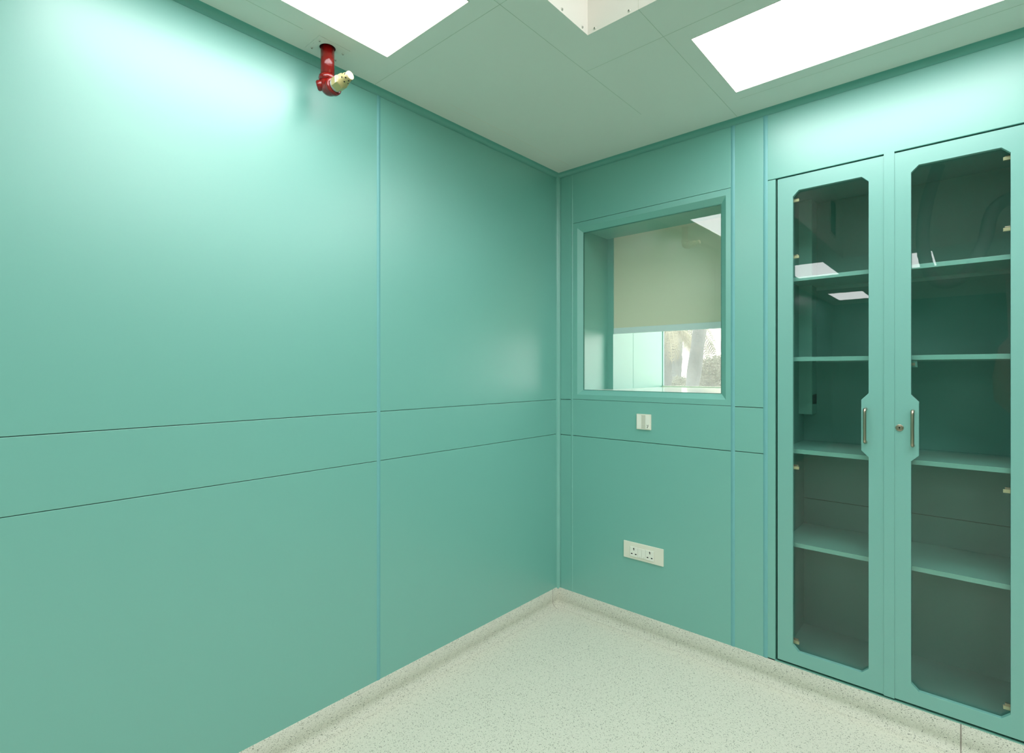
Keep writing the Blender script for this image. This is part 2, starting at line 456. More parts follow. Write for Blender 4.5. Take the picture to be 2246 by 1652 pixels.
# lining of the raised box (part of the ceiling)
b = MB()
z = H + AH
b.box(AX0 - 0.02, AX0, AY0 - 0.02, AY1 + 0.02, H + 0.0004, z, M['cream'])
b.box(AX1, AX1 + 0.02, AY0 - 0.02, AY1 + 0.02, H + 0.0004, z, M['cream'])
b.box(AX0, AX1, AY1, AY1 + 0.02, H + 0.0004, z, M['cream'])
b.box(AX0, AX1, AY0 - 0.02, AY0, H + 0.0004, z, M['cream'])
b.box(AX0 - 0.02, AX1 + 0.02, AY0 - 0.02, AY1 + 0.02, z, z + 0.02, M['cream'])
b.box(1.0755, 1.0765, AY1 - 0.0004, AY1, H, z, M['grey'])
tag(b.build('raised_box_lining', parent=ceil_o), 'cream enamelled lining of the raised ceiling box')
def screw_at(parent, p, ax, r=0.005, name='screw'):
    b = MB(); b.lathe(p, ax, [(-0.001, r), (0.0012, r), (0.0026, r * 0.75), (0.003, r * 0.4)], M['chrome'], 14)
    q = Vector(p) + Vector(ax) * 0.0031
    a = Vector(ax)
    u = Vector((0, 0, 1)) if abs(a.z) < 0.5 else Vector((1, 0, 0))
    v = a.cross(u)
    for d in (u, v):
        e = v if d is u else u
        b.quad([q + d * r * 0.6 + e * r * 0.15, q + d * r * 0.6 - e * r * 0.15, q - d * r * 0.6 - e * r * 0.15, q - d * r * 0.6 + e * r * 0.15], M['black'])
    return b.build(name, parent=parent, loc=tuple(p), recalc=False)
for yy in (-1.160, -1.038, -1.45): screw_at(ceil_o, (AX0, yy, 2.658), (1, 0, 0))
for xx in (0.905, 1.041, 1.35): screw_at(ceil_o, (xx, AY1, 2.658), (0, -1, 0))

# ---- ceiling light panels
for n, (x0, x1, y0, y1, lab) in enumerate(lights):
    c = ((x0 + x1) / 2, (y0 + y1) / 2, H + 0.001)
    o = empty('ceiling_light', c, lab, 'light', 'recessed ceiling light panels')
    b = MB(); w = 0.003
    b.box(x0 + .0005, x1 - .0005, y0 + .0005, y0 + w, H - 0.0006, H + 0.012, M['frame']); b.box(x0 + .0005, x1 - .0005, y1 - w, y1 - .0005, H - 0.0006, H + 0.012, M['frame'])
    b.box(x0 + .0005, x0 + w, y0 + w, y1 - w, H - 0.0006, H + 0.012, M['frame']); b.box(x1 - w, x1 - .0005, y0 + w, y1 - w, H - 0.0006, H + 0.012, M['frame'])
    b.build('light_frame', parent=o, loc=c)
    b = MB(); b.box(x0 + w, x1 - w, y0 + w, y1 - w, H + 0.002, H + 0.006, M['lamp'])
    b.build('diffuser', parent=o, loc=c)
# lights inside the raised box, placed for fill; the middle panel is added
for x0, x1, y0, y1, lab in ((1.62, 2.09, -2.13, -1.16, 'light panel high inside the raised ceiling box, left one'), (2.12, 2.59, -2.13, -1.16, 'added fill light panel high inside the raised ceiling box, middle one'), (2.62, 3.09, -2.13, -1.16, 'light panel high inside the raised ceiling box, right one')):
    c = ((x0 + x1) / 2, (y0 + y1) / 2, H + AH - 0.03)
    o = empty('ceiling_light', c, lab, 'light', 'recessed ceiling light panels')
    b = MB(); b.box(x0 - .01, x1 + .01, y0 - .01, y1 + .01, H + AH - 0.03, H + AH, M['frame']); b.build('light_frame', parent=o, loc=c)
    b = MB(); b.box(x0, x1, y0, y1, H + AH - 0.034, H + AH - 0.03, M['lamp']); b.build('diffuser', parent=o, loc=c)
# return-air grilles on the walls of the raised box, visible in the cabinet glass
for yc, ww in ((-1.75, 0.36), (-3.35, 0.26)):
    c = (AX0 + 0.004, yc, H + 0.32)
    o = empty('air_grille', c, 'louvred air grille on the raised box wall, ' + ('nearer the cabinet' if yc > -2 else 'farther from the cabinet'), 'vent', 'air grilles in the raised box')
    b = MB(); hh = 0.17
    b.box(AX0 + .001, AX0 + .010, yc - ww / 2 - .02, yc + ww / 2 + .02, H + .32 - hh - .02, H + .32 - hh, M['cream']); b.box(AX0 + .001, AX0 + .010, yc - ww / 2 - .02, yc + ww / 2 + .02, H + .32 + hh, H + .32 + hh + .02, M['cream'])
    b.box(AX0 + .001, AX0 + .010, yc - ww / 2 - .02, yc - ww / 2, H + .32 - hh, H + .32 + hh, M['cream']); b.box(AX0 + .001, AX0 + .010, yc + ww / 2, yc + ww / 2 + .02, H + .32 - hh, H + .32 + hh, M['cream'])
    b.build('grille_frame', parent=o, loc=c)
    b = MB(); b.box(AX0 + .0005, AX0 + .002, yc - ww / 2, yc + ww / 2, H + .32 - hh, H + .32 + hh, M['black'])
    for k in range(16):
        zc = H + .32 - hh + (k + .5) * 2 * hh / 16
        b.quad([(AX0 + .002, yc - ww / 2, zc + .006), (AX0 + .002, yc + ww / 2, zc + .006), (AX0 + .010, yc + ww / 2, zc - .004), (AX0 + .010, yc - ww / 2, zc - .004)], M['cream'])
    b.build('louvres', parent=o, loc=c, recalc=False)

# ============================================================ WINDOW
win = empty('window_1', (0.575, 0, 1.27), 'recessed teal framed window with a half lowered blind', 'window', kind='structure')
b = MB()
FX0, FX1, FZ0, FZ1 = 0.1125, 1.0375, 1.2685, 2.3235     # flat outer edge
BX0, BX1, BZ0, BZ1 = 0.144, 1.014, 1.2965, 2.293        # bevel start
GX0, GX1, GZ0, GZ1 = 0.174, 0.984, 1.3255, 2.263        # bevel end (glass edge)
DG = 0.025
b.plate([(FX0, FZ0), (FX1, FZ0), (FX1, FZ1), (FX0, FZ1)], [(BX0, BZ0), (BX1, BZ0), (BX1, BZ1), (BX0, BZ1)], 0.0, PT, M['paint'])
A = [(BX0, 0, BZ0), (BX1, 0, BZ0), (BX1, 0, BZ1), (BX0, 0, BZ1)]
Bq = [(GX0, DG, GZ0), (GX1, DG, GZ0), (GX1, DG, GZ1), (GX0, DG, GZ1)]
for k in range(4): b.quad([A[k], A[(k + 1) % 4], Bq[(k + 1) % 4], Bq[k]], M['paint'])
tag(b.build('window_frame', parent=win, loc=(0.575, 0, 1.27), recalc=False))
b = MB()
g = 0.003
for q in ((GX0 - g, GX0 + g * .6, GZ0, GZ1), (GX1 - g * .6, GX1 + g, GZ0, GZ1), (GX0, GX1, GZ0 - g, GZ0 + g * .2), (GX0, GX1, GZ1 - g * .6, GZ1 + g)):
    b.box(q[0], q[1], DG - 0.002, DG + 0.006, q[2], q[3], M['seal'])
tag(b.build('glazing_seal', parent=win, loc=(0.575, 0, 1.27)), 'dark green glazing seal')
b = MB(); b.box(GX0, GX1, DG, DG + 0.004, GZ0, GZ1, M['glass'])
b.build('glass_pane', parent=win, loc=(0.575, 0, 1.27))
# deep lined reveal running through to the outer window
YO = 1.04; RB = 0.305
RX0, RX1_, RZ0, RZ1 = 0.168, 0.990, 1.3225, 2.279
b = MB()
b.box(RX0 - .02, RX0, DG + .006, RB, RZ0 - .03, RZ1 + .02, M['paint'])
b.box(RX1_, RX1_ + .02, DG + .006, RB, RZ0 - .03, RZ1 + .02, M['paint'])
b.box(RX0, RX1_, DG + .006, RB, RZ1, RZ1 + .02, M['paint'])
b.build('reveal_lining', parent=win, loc=(0.575, 0, 1.27))
b = MB()   # return strips in front of the blind
b.box(0.150, 0.2085, RB, RB + .032, RZ0 - .03, 2.45, M['paint'], bev=0.001)
b.box(0.960, 1.02, RB, RB + .032, RZ0 - .03, 2.45, M['paint'], bev=0.001)
b.build('inner_mullion', parent=win, loc=(0.575, 0, 1.27))
b = MB()   # passage beyond the blind, thick outer wall
px = 0.196
b.box(px - .02, px, RB + .032, 0.5865, RZ0 - .1, 2.5, M['paint'], bev=.0012); b.box(px - .02, px, 0.5885, YO + .02, RZ0 - .1, 2.5, M['paint'], bev=.0012)
b.box(px - .03, px - .02, RB + .03, YO + .02, RZ0 - .1, 2.5, M['seal'])
b.box(1.30, 1.32, RB + .032, YO + .05, RZ0 - .1, 2.5, M['paint'])
b.box(px - .02, 1.32, RB + .032, YO + .05, 2.48, 2.5, M['paint'])
b.box(1.0, 1.32, RB + .012, RB + .032, RZ0 - .1, 2.5, M['paint']); b.box(.17, 1.0, RB + .06, RB + .075, RZ1, 2.5, M['paint'])
b.build('passage_lining', parent=win, loc=(0.575, 0, 1.27))
b = MB()
b.box(RX0 - .01, RX1_ + .01, DG + .006, RB + .03, RZ0 - .03, RZ0, M['sill']); b.box(px - .02, 1.32, RB + .03, YO + .09, RZ0 - .05, RZ0 - .002, M['sill'])
tag(b.build('window_sill', parent=win, loc=(0.575, 0, 1.27)), 'pale glossy sill')
w2 = empty('window_2', (0.7, YO, 1.32), 'outer window pane with sunlit palms behind it', 'window', kind='structure')
b = MB()
b.box(px, px + .004, YO - .004, YO + .014, RZ0, 2.48, M['paint']); b.box(1.26, 1.30, YO - .01, YO + .03, RZ0, 2.48, M['white2'])
b.box(px, 1.30, YO - .01, YO + .03, RZ0 - .002, RZ0 + .006, M['white2'])
b.box(px, 1.30, YO - .01, YO + .03, 2.44, 2.48, M['white2'])
b.build('window_frame', parent=w2, loc=(0.7, YO, 1.32))
b = MB(); b.quad([(px + .004, YO + .01, RZ0 + .006), (1.26, YO + .01, RZ0 + .006), (1.26, YO + .01, 2.44), (px + .004, YO + .01, 2.44)], M['hazy'])
b.build('glass_pane', parent=w2, loc=(0.7, YO, 1.32))
# outer wall skin so daylight enters only through the window
b = MB()
b.box(-2.0, px - .03, 1.0, 1.055, -0.5, 3.4, M['house']); b.box(1.32, RX + .5, 1.0, 1.055, -0.5, 3.4, M['house'])
b.box(px - .03, 1.32, 1.0, 1.055, -0.5, RZ0 - .05, M['house']); b.box(px - .03, 1.32, 1.0, 1.055, 2.5, 3.4, M['house'])
b.box(-2.0, RX + .5, RY - .5, 1.10, 3.4, 3.45, M['house'])
struct(b.build('wall_outer'), 'pale outer wall around the outer window', 'wall')

# roller blind
bl = empty('roller_blind', (0.584, RB + .011, 2.27), 'beige roller blind half lowered behind the window glass', 'blind')
b = MB(); b.box(0.2088, 0.9597, RB + .010, RB + .0115, 1.705, 2.40, M['blind']); b.build('blind_fabric', parent=bl, loc=(0.584, RB + .011, 2.27))
b = MB(); b.box(0.2090, 0.9595, RB + .006, RB + .016, 1.672, 1.709, M['bar'], bev=.002); b.build('bottom_bar', parent=bl, loc=(0.584, RB + .011, 2.27))
b = MB(); b.tube([(0.21, RB + .03, 2.42), (0.958, RB + .03, 2.42)], .018, M['blind']); b.build('roller_tube', parent=bl, loc=(0.584, RB + .011, 2.27))

# ============================================================ CABINET
CY = 0.42
cab = empty('storage_cabinet', (1.66, 0, 0.112), 'tall built-in teal cabinet with two tinted glass doors', 'cabinet')
CL = (1.66, 0, 0.112)
def cpart(b, name, par=cab, **k): return b.build(name, parent=par, loc=CL, **k)
b = MB()
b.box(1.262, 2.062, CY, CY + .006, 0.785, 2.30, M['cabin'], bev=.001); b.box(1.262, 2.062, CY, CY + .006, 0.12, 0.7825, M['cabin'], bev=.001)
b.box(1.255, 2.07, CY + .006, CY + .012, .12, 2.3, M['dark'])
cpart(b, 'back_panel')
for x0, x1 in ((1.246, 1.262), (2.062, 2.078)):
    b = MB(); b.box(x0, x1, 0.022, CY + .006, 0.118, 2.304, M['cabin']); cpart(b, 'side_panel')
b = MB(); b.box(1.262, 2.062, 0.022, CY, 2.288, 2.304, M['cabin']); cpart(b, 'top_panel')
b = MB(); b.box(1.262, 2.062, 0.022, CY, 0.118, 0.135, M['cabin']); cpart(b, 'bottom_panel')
for z0, z1 in ((1.845, 1.863), (1.481, 1.500), (1.062, 1.081), (0.636, 0.655)):
    b = MB(); b.box(1.2625, 2.0615, 0.042, CY - .002, z1 - .002, z1, M['cab'])
    b.box(1.2625, 2.0615, 0.040, 0.044, z0, z1, M['cab'], bev=.001)
    b.box(1.2625, 2.0615, CY - .004, CY - .001, z0, z1, M['cab'])
    cpart(b, 'shelf')
def oct_l(x0, x1, xt, z0, z1, c, zt):
    # opening polygon; handle tab on the x1 side (xt), zt = (lower slope start, lower tab, upper tab, upper slope end)
    s = 1 if x1 > x0 else -1
    return [(x0 + s * c, z0), (x1 - s * c, z0), (x1, z0 + c), (x1, zt[0]), (xt, zt[1]), (xt, zt[2]), (x1, zt[3]), (x1, z1 - c), (x1 - s * c, z1), (x0 + s * c, z1), (x0, z1 - c), (x0, z0 + c)]
D0, D1 = 0.121, 2.3125
# left door
dl = MB()
op = oct_l(1.3085, 1.5915, 1.566, 0.181, 2.2455, 0.0245, (1.080, 1.106, 1.317, 1.345))
dl.plate([(1.2455, D0), (1.655, D0), (1.655, D1), (1.2455, D1)], op, 0.0, 0.018, M['cab'])
dleft = cpart(dl, 'cabinet_door', bevel=0.0008)
tag(dleft, 'left cabinet door with handle on its right edge')
op2 = oct_l(2.0155, 1.731, 1.7555, 0.177, 2.2465, 0.0245, (1.079, 1.104, 1.315, 1.343))
dr = MB(); dr.plate([(1.665, D0), (2.078, D0), (2.078, D1), (1.665, D1)], op2, 0.0, 0.018, M['cab'])
dright = cpart(dr, 'cabinet_door', bevel=0.0008)
tag(dright, 'right cabinet door with lock and handle on its left edge')
b = MB(); b.box(1.643, 1.678, -0.0035, -0.0002, 0.119, 2.3195, M['cab'], bev=.0008); cpart(b, 'closing_strip', dright)
for d, x0, x1, zb in ((dleft, 1.290, 1.612, .166), (dright, 1.710, 2.034, .163)):
    b = MB(); b.box(x0, x1, 0.0185, 0.0225, zb, 2.262, M['tglass']); cpart(b, 'glass_pane', d)
# handles
for d, x in ((dleft, 1.5815), (dright, 1.7370)):
    b = MB(); r = .006; zb, zt, Y = 1.143, 1.279, -0.030
    path = [(x, 0.0, zb)]
    for k in range(7):
        a = math.pi / 2 * k / 6; path.append((x, Y + .012 - .012 * math.sin(a), zb + .012 - .012 * math.cos(a) ))
    for k in range(7):
        a = math.pi / 2 * k / 6; path.append((x, Y + .012 - .012 * math.cos(a), zt - .012 + .012 * math.sin(a)))
    path.append((x, 0.0, zt))
    b.tube(path, r, M['steel'], 16)
    tag(cpart(b, 'handle', d), 'brushed metal D-shaped handle')
b = MB()
b.lathe((1.6945, 0, 1.2095), (0, -1, 0), [(-.002, .0135), (.0025, .0135), (.004, .012), (.004, .0098), (.0025, .0095)], M['steel'], 28)
b.lathe((1.6945, 0, 1.2095), (0, -1, 0), [(.0, .009), (.0050, .009), (.0058, .008)], M['steel'], 28)
b.box(1.6932, 1.6958, -.0062, -.0056, 1.2050, 1.2140, M['black']); b.lathe((1.6945, 0, 1.2105), (0, -1, 0), [(.0056, .0026), (.0063, .0026)], M['black'], 12)
tag(cpart(b, 'lock', dright, recalc=False), 'round metal keyhole lock')
# concealed hinges
def hinge(par, x, z, s):
    b = MB()
    b.box(min(x, x + s * .065), max(x, x + s * .065), .026, .036, z - .006, z + .006, M['brass'], bev=.001)
    b.box(min(x, x + s * .060), max(x, x + s * .060), .036, .044, z - .004, z + .013, M['steel'], bev=.001)
    b.box(min(x, x + s * .022), max(x, x + s * .022), .040, .085, z - .006, z + .004, M['brass'], bev=.001)
    tag(cpart(b, 'hinge', par), 'nickel concealed hinge')
for z in (2.209, 1.953, 0.998, 0.208): hinge(dleft, 1.2625, z, 1)
for z in (2.212, 1.953, 0.998, 0.208): hinge(dright, 2.0615, z, -1)
# magnetic catches below the second shelf, cam catch below the top one
for x in (1.60, 1.732):
    b = MB(); b.box(x - .016, x + .016, .046, .058, 1.452, 1.4808, M['cabin'], bev=.001); b.box(x - .009, x + .009, .043, .0462, 1.458, 1.470, M['steel']); cpart(b, 'catch')
b = MB(); b.box(1.2625, 1.290, .34, .36, 1.826, 1.8445, M['brass'], bev=.001); b.tube([(1.285, .34, 1.834), (1.315, .325, 1.832)], .004, M['brass']); cpart(b, 'shelf_support')
# threshold lip under the doors
b = MB(); b.box(1.2425, 2.082, -0.004, 0.02, 0.1105, 0.1135, M['tglass']); cpart(b, 'threshold_strip')
b = MB(); b.box(1.237, 1.2455, .018, .022, .113, 2.318, M['dark']); b.box(1.2455, 2.078, .018, .022, .113, .1205, M['dark']); b.box(1.2455, 2.078, .018, .022, 2.3125, 2.3195, M['trim']); b.box(1.655, 1.665, .018, .022, .12, 2.31, M['dark'])  # dark strips stand in for the shade in the gaps around the doors
cpart(b, 'door_gap_shade')

# ============================================================ SWITCH AND SOCKETS
sw = empty('light_switch', (0.581, 0, 1.1615), 'square ivory switch plate with three modules below the window', 'switch')
SL = (0.581, 0, 1.1615)
b = MB(); b.box(.5390, .6230, -.010, 0, 1.1195, 1.2035, M['white'], bev=.002); b.build('switch_plate', parent=sw, loc=SL)
for x0, x1, m, yy, nm in ((.5435, .5690, 'white2', -.0125, 'rocker'), (.5695, .5925, 'grey', -.0112, 'rocker'), (.5930, .6185, 'white2', -.0120, 'rocker')):
    b = MB(); b.box(x0, x1, yy, -.009, 1.1245, 1.1985, M[m], bev=.0008)
    if m == 'grey': b.box(x0 + .001, x1 - .001, yy - .0003, yy + .0002, 1.1490, 1.1495, M['white'])
    b.build(nm, parent=sw, loc=SL)
# dark printed bell-like mark on the right module
b = MB(); y = -.0123
M['ink'] = mat('grey_ink', rgb(110, 112, 96), 0.6)
def mark(pts): b.plate(pts, None, y - .0002, y, M['ink'])
mark([(.6108, 1.1478), (.6085, 1.1478), (.6080, 1.1400), (.6058, 1.1362), (.6018, 1.1330), (.6028, 1.1308), (.6075, 1.1328), (.6098, 1.1365)])
mark([(.6018, 1.1476), (.6034, 1.1470), (.6052, 1.1400), (.6034, 1.1390)])
mark([(.6056, 1.1452), (.6068, 1.1452), (.6070, 1.1398), (.6060, 1.1394)])
mark([(.6052, 1.1318), (.6076, 1.1308), (.6070, 1.1288), (.6048, 1.1296)])
tag(b.build('printed_mark', parent=sw, loc=SL), 'small dark printed mark')

so = empty('socket_outlet', (0.577, 0, 0.450), 'long ivory plate with two sockets near the floor', 'socket')
PL = (0.577, 0, 0.450)
b = MB(); b.box(.4595, .6940, -.008, 0, .4040, .4955, M['white'], bev=.0025); b.build('socket_plate', parent=so, loc=PL)
b = MB(); b.box(.4990, .6440, -.0095, -.007, .4190, .4725, M['grey'], bev=.0008); b.build('module_frame', parent=so, loc=PL)
for cx in (.5245, .6185):
    b = MB(); b.box(cx - .0235, cx + .0235, -.0125, -.008, .4195, .4720, M['white2'], bev=.0012)
    y0 = -.0127
    b.lathe((cx, -.012, .4640), (0, -1, 0), [(0, .0037), (.0007, .0037)], M['black'], 16)
    b.lathe((cx + .001, -.012, .4575), (0, -1, 0), [(0, .0031), (.0007, .0031)], M['black'], 16)
    for q in (-1, 1):
        for k, dx in enumerate((-.0022, .0, .0022)):
            b.lathe((cx + q * .0120 + dx, -.012, .4345), (0, -1, 0), [(0, .0029), (.0007, .0029)], M['black'], 14)
    tag(b.build('socket_face', parent=so, loc=PL, recalc=False), None)
for cx in (.5602, .5828):
    b = MB(); b.box(cx - .0108, cx + .0108, -.0128, -.008, .4205, .4710, M['white2'], bev=.0012)
    b.box(cx - .0006 + .002, cx + .0006 + .002, -.0131, -.0127, .4240, .4285, M['ink'])
    b.build('rocker', parent=so, loc=PL)

# ============================================================ RED PIPE WITH NOZZLE
PX, PY = 0.108, -1.588
cp = empty('cover_plate', (0.098, -1.583, H), 'pale square ceiling plate around the red pipe with four screws', 'cover plate')
b = MB(); n = 24
outer = [(0.044, -1.645), (0.153, -1.645), (0.153, -1.521), (0.044, -1.521)]
tmp = bmesh.new()
def ringz(z):
    o = [tmp.verts.new((p[0], p[1], z)) for p in outer]
    i = [tmp.verts.new((PX + .029 * math.cos(2 * math.pi * k / n), PY + .029 * math.sin(2 * math.pi * k / n), z)) for k in range(n)]
    ed = [tmp.edges.new((o[k], o[(k + 1) % 4])) for k in range(4)] + [tmp.edges.new((i[k], i[(k + 1) % n])) for k in range(n)]
    bmesh.ops.triangle_fill(tmp, use_beauty=True, use_dissolve=False, edges=ed)
    return o, i
o1, i1 = ringz(H - .0025); o2, i2 = ringz(H)
for A_, B_ in ((o1, o2), (i1, i2)):
    for k in range(len(A_)): tmp.faces.new([A_[k], A_[(k + 1) % len(A_)], B_[(k + 1) % len(A_)], B_[k]])
bmesh.ops.recalc_face_normals(tmp, faces=tmp.faces)
b.merge(tmp, M['ceil'])
b.lathe((PX, PY, H - .0008), (0, 0, 1), [(0, .0288), (.0007, .0288)], M['black'], n)
for x, yv in ((0.0955, -1.637), (0.1005, -1.6375)): b.box(x - .0008, x + .0008, yv - .002, yv, H - .0028, H - .0024, M['ceilseam'])
b.build('plate', parent=cp, loc=(0.098, -1.583, H), recalc=False)
for x, yv in ((.067, -1.629), (.127, -1.630), (.119, -1.531), (.063, -1.530)): screw_at(cp, (x, yv, H - .0025), (0, 0, -1), r=.0048)
# pipe
pi = empty('red_pipe', (PX, PY, H), 'glossy red pipe hanging from the ceiling with a brass nozzle', 'pipe')
PLc = (PX, PY, H)
b = MB(); ZE = 2.510
b.lathe((PX, PY, H + .0), (0, 0, -1), [(0, .0245), (.115, .0245)], M['red'], 28)
b.build('pipe', parent=pi, loc=PLc)
b = MB()    # elbow with rolled collar
b.lathe((PX, PY, H - .108), (0, 0, -1), [(0, .025), (.002, .0305), (.010, .0325), (.018, .0305), (.022, .027)], M['red'], 28)
nd = Vector((0.90, 0.10, 0.10)).normalized()
path = [(PX, PY, H - .12)]
C0 = Vector((PX, PY, H - .135)); C1 = Vector((PX, PY, 2.484)); 
P2 = C1 + nd * .035
for k in range(1, 11):
    t = k / 10; p = C0 * (1 - t) ** 2 + C1 * 2 * t * (1 - t) + P2 * t * t; path.append(tuple(p))
b.tube(path, .0275, M['red'], 28)
b.lathe(P2 - nd * .008, nd, [(0, .0275), (.002, .031), (.014, .031), (.017, .027)], M['red'], 28)
# weld lump on the wall side
b.lathe(C0 + Vector((-.006, -.010, -.006)), (-.6, -.75, -.25), [(0, .019), (.022, .019), (.027, .015)], M['red'], 18)
b.build('elbow', parent=pi, loc=PLc)
b = MB(); e0 = P2 + nd * .009
b.lathe(e0, nd, [(0, .0225), (.012, .0225)], M['labelgrey'], 28); tag(b.build('thread_collar', parent=pi, loc=PLc), 'grey metal thread collar')
b = MB(); e1 = e0 + nd * .010
b.lathe(e1, nd, [(0, .0265), (.030, .0265), (.034, .0235)], M['nozzle'], 6, hexa=True)
b.lathe(e1 + nd * .034, nd, [(0, .0235), (.010, .0225), (.014, .0185), (.026, .0180), (.030, .0155), (.044, .0155)], M['nozzle'], 28)
b.lathe(e1 + nd * .0775, nd, [(0, .0156), (.003, .0152), (.0035, .0145)], M['nozzletip'], 28)
u_ = Vector((0, 0, 1)); u_ = (u_ - nd * u_.dot(nd)).normalized(); v_ = nd.cross(u_)
for row, (t, rr) in enumerate(((.055, .0184), (.069, .0157))):
    for k in range(7):
        a = 2 * math.pi * (k + .5 * row) / 7
        d = u_ * math.cos(a) + v_ * math.sin(a)
        b.lathe(e1 + nd * t + d * (rr - .0006), d, [(0, .0029), (.001, .0029)], M['black'], 10)
noz = b.build('nozzle', parent=pi, loc=PLc, recalc=False)
tag(noz, 'cream brass hexagonal nozzle with rows of small holes')
# curved labels on the hexagon
b = MB()
for (t0, t1, a0, a1, mm) in ((.0215, .0290, 0.35, 2.05, 'label'),):
    N_ = 24
    hx = lambda q: .0268 * math.cos(math.pi / 6) / math.cos((q % (math.pi / 3)) - math.pi / 6)
    for k in range(N_):
        A0 = a0 + (a1 - a0) * k / N_; A1 = a0 + (a1 - a0) * (k + 1) / N_
        P = [e1 + nd * t + (u_ * math.cos(a) + v_ * math.sin(a)) * rr for t, a, rr in ((t0, A0, hx(A0)), (t0, A1, hx(A1)), (t1, A1, hx(A1)), (t1, A0, hx(A0)))]
        b.quad(P, M[mm])
b.build('nozzle_label', parent=noz, loc=PLc, recalc=False)

# ============================================================ PENDANT (seen only as a reflection in the cabinet glass)
pe = empty('ceiling_pendant', (2.25, -3.35, H + AH), 'plastic-wrapped medical ceiling pendant with looping grey hoses', 'pendant')
QL = (2.25, -3.35, H + AH)
b = MB(); b.lathe((2.25, -3.35, H + AH), (0, 0, -1), [(0, .13), (.05, .13), (.06, .06), (.95, .06)], M['hose'], 24); b.build('column', parent=pe, loc=QL)
b = MB(); b.lathe((2.25, -3.35, 2.34), (0, 0, -1), [(0, .11), (.1, .13), (.35, .12), (.62, .11), (.7, .17), (.95, .21), (1.15, .20), (1.28, .08)], M['plastic'], 20); tag(b.build('wrapped_console', parent=pe, loc=QL), 'console wrapped in cloudy plastic')
for pts in ([(2.25, -3.3, 2.9), (2.05, -3.1, 2.75), (1.98, -3.0, 2.45), (1.85, -2.98, 2.2), (1.68, -3.0, 2.2), (1.6, -3.0, 2.5), (1.62, -3.05, 2.85), (1.7, -3.1, 3.2)],
            [(2.27, -3.3, 2.9), (2.38, -3.15, 2.7), (2.42, -3.1, 2.4), (2.38, -3.12, 2.2), (2.3, -3.2, 2.15)]):
    cu = []
    n = len(pts)
    for i in range(n - 1):
        p0, p1, p2, p3 = [Vector(pts[max(0, min(n - 1, i + k))]) for k in (-1, 0, 1, 2)]
        for k in range(14):
            t = k / 14
            cu.append(0.5 * ((2 * p1) + (p2 - p0) * t + (2 * p0 - 5 * p1 + 4 * p2 - p3) * t * t + (3 * p1 - p0 - 3 * p2 + p3) * t ** 3))
    b = MB(); b.tube(cu, .045, M['hose'], 14, radii=[.045 + (.004 if i % 2 else 0) for i in range(len(cu))])
    b.build('hose', parent=pe, loc=QL)

# ============================================================ OUTSIDE
def outp(u, v, D):   # a point seen through the outer window, u/v as tangents from the viewer's axis
    a = math.radians(41.5334)
    Fv = Vector((-math.sin(a), math.cos(a), 0)); Rv = Vector((math.cos(a), math.sin(a), 0))
    return CAM + (Fv + Rv * u + Vector((0, 0, 1)) * v) * D
b = MB(); b.box(-30, 30, 1.15, 60, -0.6, -0.5, M['ground']); struct(b.build('ground'), 'pale ground outside the window', 'ground')
# leaning trunk
def px(x, y): return ((x - 1123) / 1138.0, (814.5 - y) / 1138.0)
def tree_path(x0, y0, x1, y1, D, z0=-0.5, z1=5.0):
    p0 = outp(*px(x0, y0), D); p1 = outp(*px(x1, y1), D); d = (p1 - p0) / (p1.z - p0.z)
    return p0 + d * (z0 - p0.z), p0 + d * (z1 - p0.z)
def trunk(name, lab, a, c, r0, r1, n=40):
    b = MB(); path = []; rad = []
    for k in range(n + 1):
        t = k / n; p = a.lerp(c, t); path.append(p); rad.append((r0 * (1 - t) + r1 * t) * (1 + .06 * math.sin(k * 2.3) + .04 * math.sin(k * 5.1)))
    b.tube(path, r0, M['bark'], 16, radii=rad)
    return b
a_, c_ = tree_path(1518, 850, 1534, 728, 5.6)
tr = empty('palm_tree', a_, 'large leaning grey palm trunk behind the outer window', 'tree')
tb = trunk('trunk', '', a_, c_, .074, .066); tb.build('trunk', parent=tr, loc=tuple(a_))
def fronds(base, n, length, droop, seed, m):
    rnd = random.Random(seed); b = MB()
    for i in range(n):
        az = rnd.uniform(0, 2 * math.pi); el = rnd.uniform(.1, 1.1); L = length * rnd.uniform(.7, 1.1)
        d = Vector((math.cos(az) * math.cos(el), math.sin(az) * math.cos(el), math.sin(el)))
        pts = []; p = Vector(base); v = d.copy()
        for k in range(14):
            pts.append(p.copy()); p = p + v * (L / 14); v = (v + Vector((0, 0, -droop))).normalized()
        b.tube(pts, .012, m, 5, radii=[.014 * (1 - k / 16) for k in range(14)])
        for k in range(2, 14):
            t = (pts[k] - pts[k - 1]).normalized(); s_ = t.cross(Vector((0, 0, 1))).normalized()
            for q in (-1, 1):
                for h in (0, .5):
                    o = pts[k - 1].lerp(pts[k], h); l = .42 * L / 1.6 * (1 - abs(k - 7) / 11) * rnd.uniform(.8, 1.1)
                    tip = o + s_ * q * l * .7 + t * l * .35 + Vector((0, 0, -l * .7)); wv = t * (.0075 * L)
                    mid = o.lerp(tip, .5) + Vector((0, 0, .06))
                    b.quad([o - wv, o + wv, mid + wv * 1.2, mid - wv * 1.2], m); b.quad([mid - wv * 1.2, mid + wv * 1.2, tip + wv * .2, tip - wv * .2], m)
    return b
fronds(c_, 16, 1.8, .10, 3, M['leaf']).build('fronds', parent=tr, loc=tuple(a_), recalc=False)
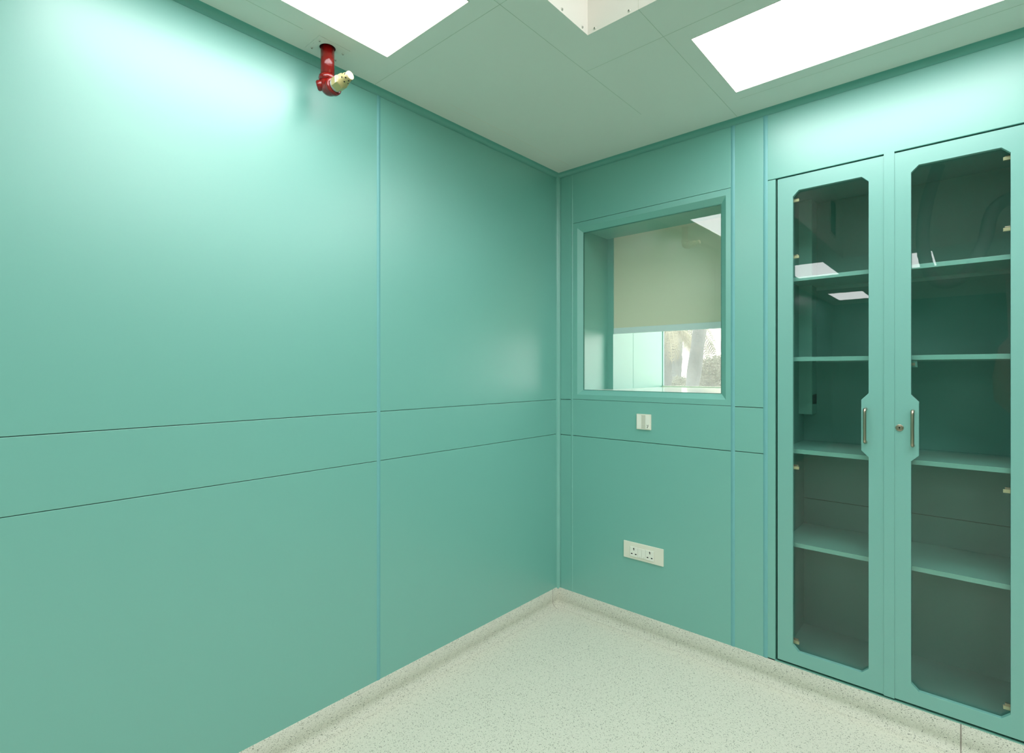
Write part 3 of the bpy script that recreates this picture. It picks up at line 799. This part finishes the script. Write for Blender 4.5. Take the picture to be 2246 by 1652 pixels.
# short palm with drooping dry fronds on the left
a2, c2 = tree_path(1458, 850, 1462, 760, 6.4, -0.5, 1.9)
t2 = empty('palm_tree', a2, 'smaller palm with drooping pale fronds at the left of the outer window', 'tree')
trunk('trunk', '', a2, c2, .10, .07).build('trunk', parent=t2, loc=tuple(a2))
fronds(c2, 22, 0.62, .24, 5, M['frond']).build('fronds', parent=t2, loc=tuple(a2), recalc=False)
a3, c3 = tree_path(1480, 850, 1484, 760, 9.5, -0.5, 2.3)
t3 = empty('palm_tree', a3, 'farther palm between the leaning trunk and the drooping palm', 'tree')
trunk('trunk', '', a3, c3, .13, .10).build('trunk', parent=t3, loc=tuple(a3))
fronds(c3, 14, 1.3, .18, 9, M['leaf']).build('fronds', parent=t3, loc=tuple(a3), recalc=False)
# bushes
def bush(name, lab, c, rx, ry, rz, n, m, seed):
    rnd = random.Random(seed); b = MB()
    o = empty(name, (c.x, c.y, -0.5), lab, 'bush')
    for i in range(n):
        while True:
            p = Vector((rnd.uniform(-1, 1), rnd.uniform(-1, 1), rnd.uniform(-1, 1)))
            if .35 < p.length < 1: break
        p = Vector((c.x + p.x * rx, c.y + p.y * ry, c.z + p.z * rz))
        d = Vector((rnd.uniform(-1, 1), rnd.uniform(-1, 1), rnd.uniform(-.6, 1))).normalized()
        s_ = d.cross(Vector((rnd.uniform(-1, 1), rnd.uniform(-1, 1), .3))).normalized() * .009
        L = rnd.uniform(.02, .045)
        b.quad([p, p + d * L * .5 + s_, p + d * L, p + d * L * .5 - s_], m)
    b.build('leaves', parent=o, loc=(c.x, c.y, -0.5), recalc=False)
    b = MB()
    for i in range(9):
        q = Vector((c.x + rnd.uniform(-.7, .7) * rx, c.y + rnd.uniform(-.7, .7) * ry, c.z + rnd.uniform(0, .8) * rz))
        b.tube([(c.x + rnd.uniform(-.1, .1), c.y + rnd.uniform(-.1, .1), -0.5), (c.x * .5 + q.x * .5, c.y * .5 + q.y * .5, c.z * .3), q], .012, M['bark'], 6)
    b.build('stems', parent=o, loc=(c.x, c.y, -0.5))
bush('leafy_bush', 'leafy bush right of the leaning palm trunk outside', outp(*px(1582, 842), 6.6) , .40, .45, .36, 13000, M['leaf'], 1)
bush('leafy_bush', 'low bush left of the leaning palm trunk outside', outp(*px(1492, 872), 8.6), .34, .34, .36, 7000, M['leaf'], 2)
# building
bc = outp(*px(1600, 760), 24)
bo = empty('house', (bc.x, bc.y, -0.5), 'white building with grey windows far behind the palms', 'building')
b = MB(); b.box(bc.x - 2.6, bc.x + 6, bc.y, bc.y + 6, -0.5, 7.5, M['house']); b.box(bc.x - 3.0, bc.x + 6.4, bc.y - .4, bc.y + 6, 4.2, 4.4, M['house'])
b.build('building_wall', parent=bo, loc=(bc.x, bc.y, -0.5))
for wx in (-2.2, -1.0, .2, 1.6, 3.3):
    for wz in (2.35, 4.9):
        b = MB(); b.box(bc.x + wx, bc.x + wx + .65, bc.y - .03, bc.y + .02, wz, wz + .5, M['housewin']); b.build('window', parent=bo, loc=(bc.x, bc.y, -0.5))
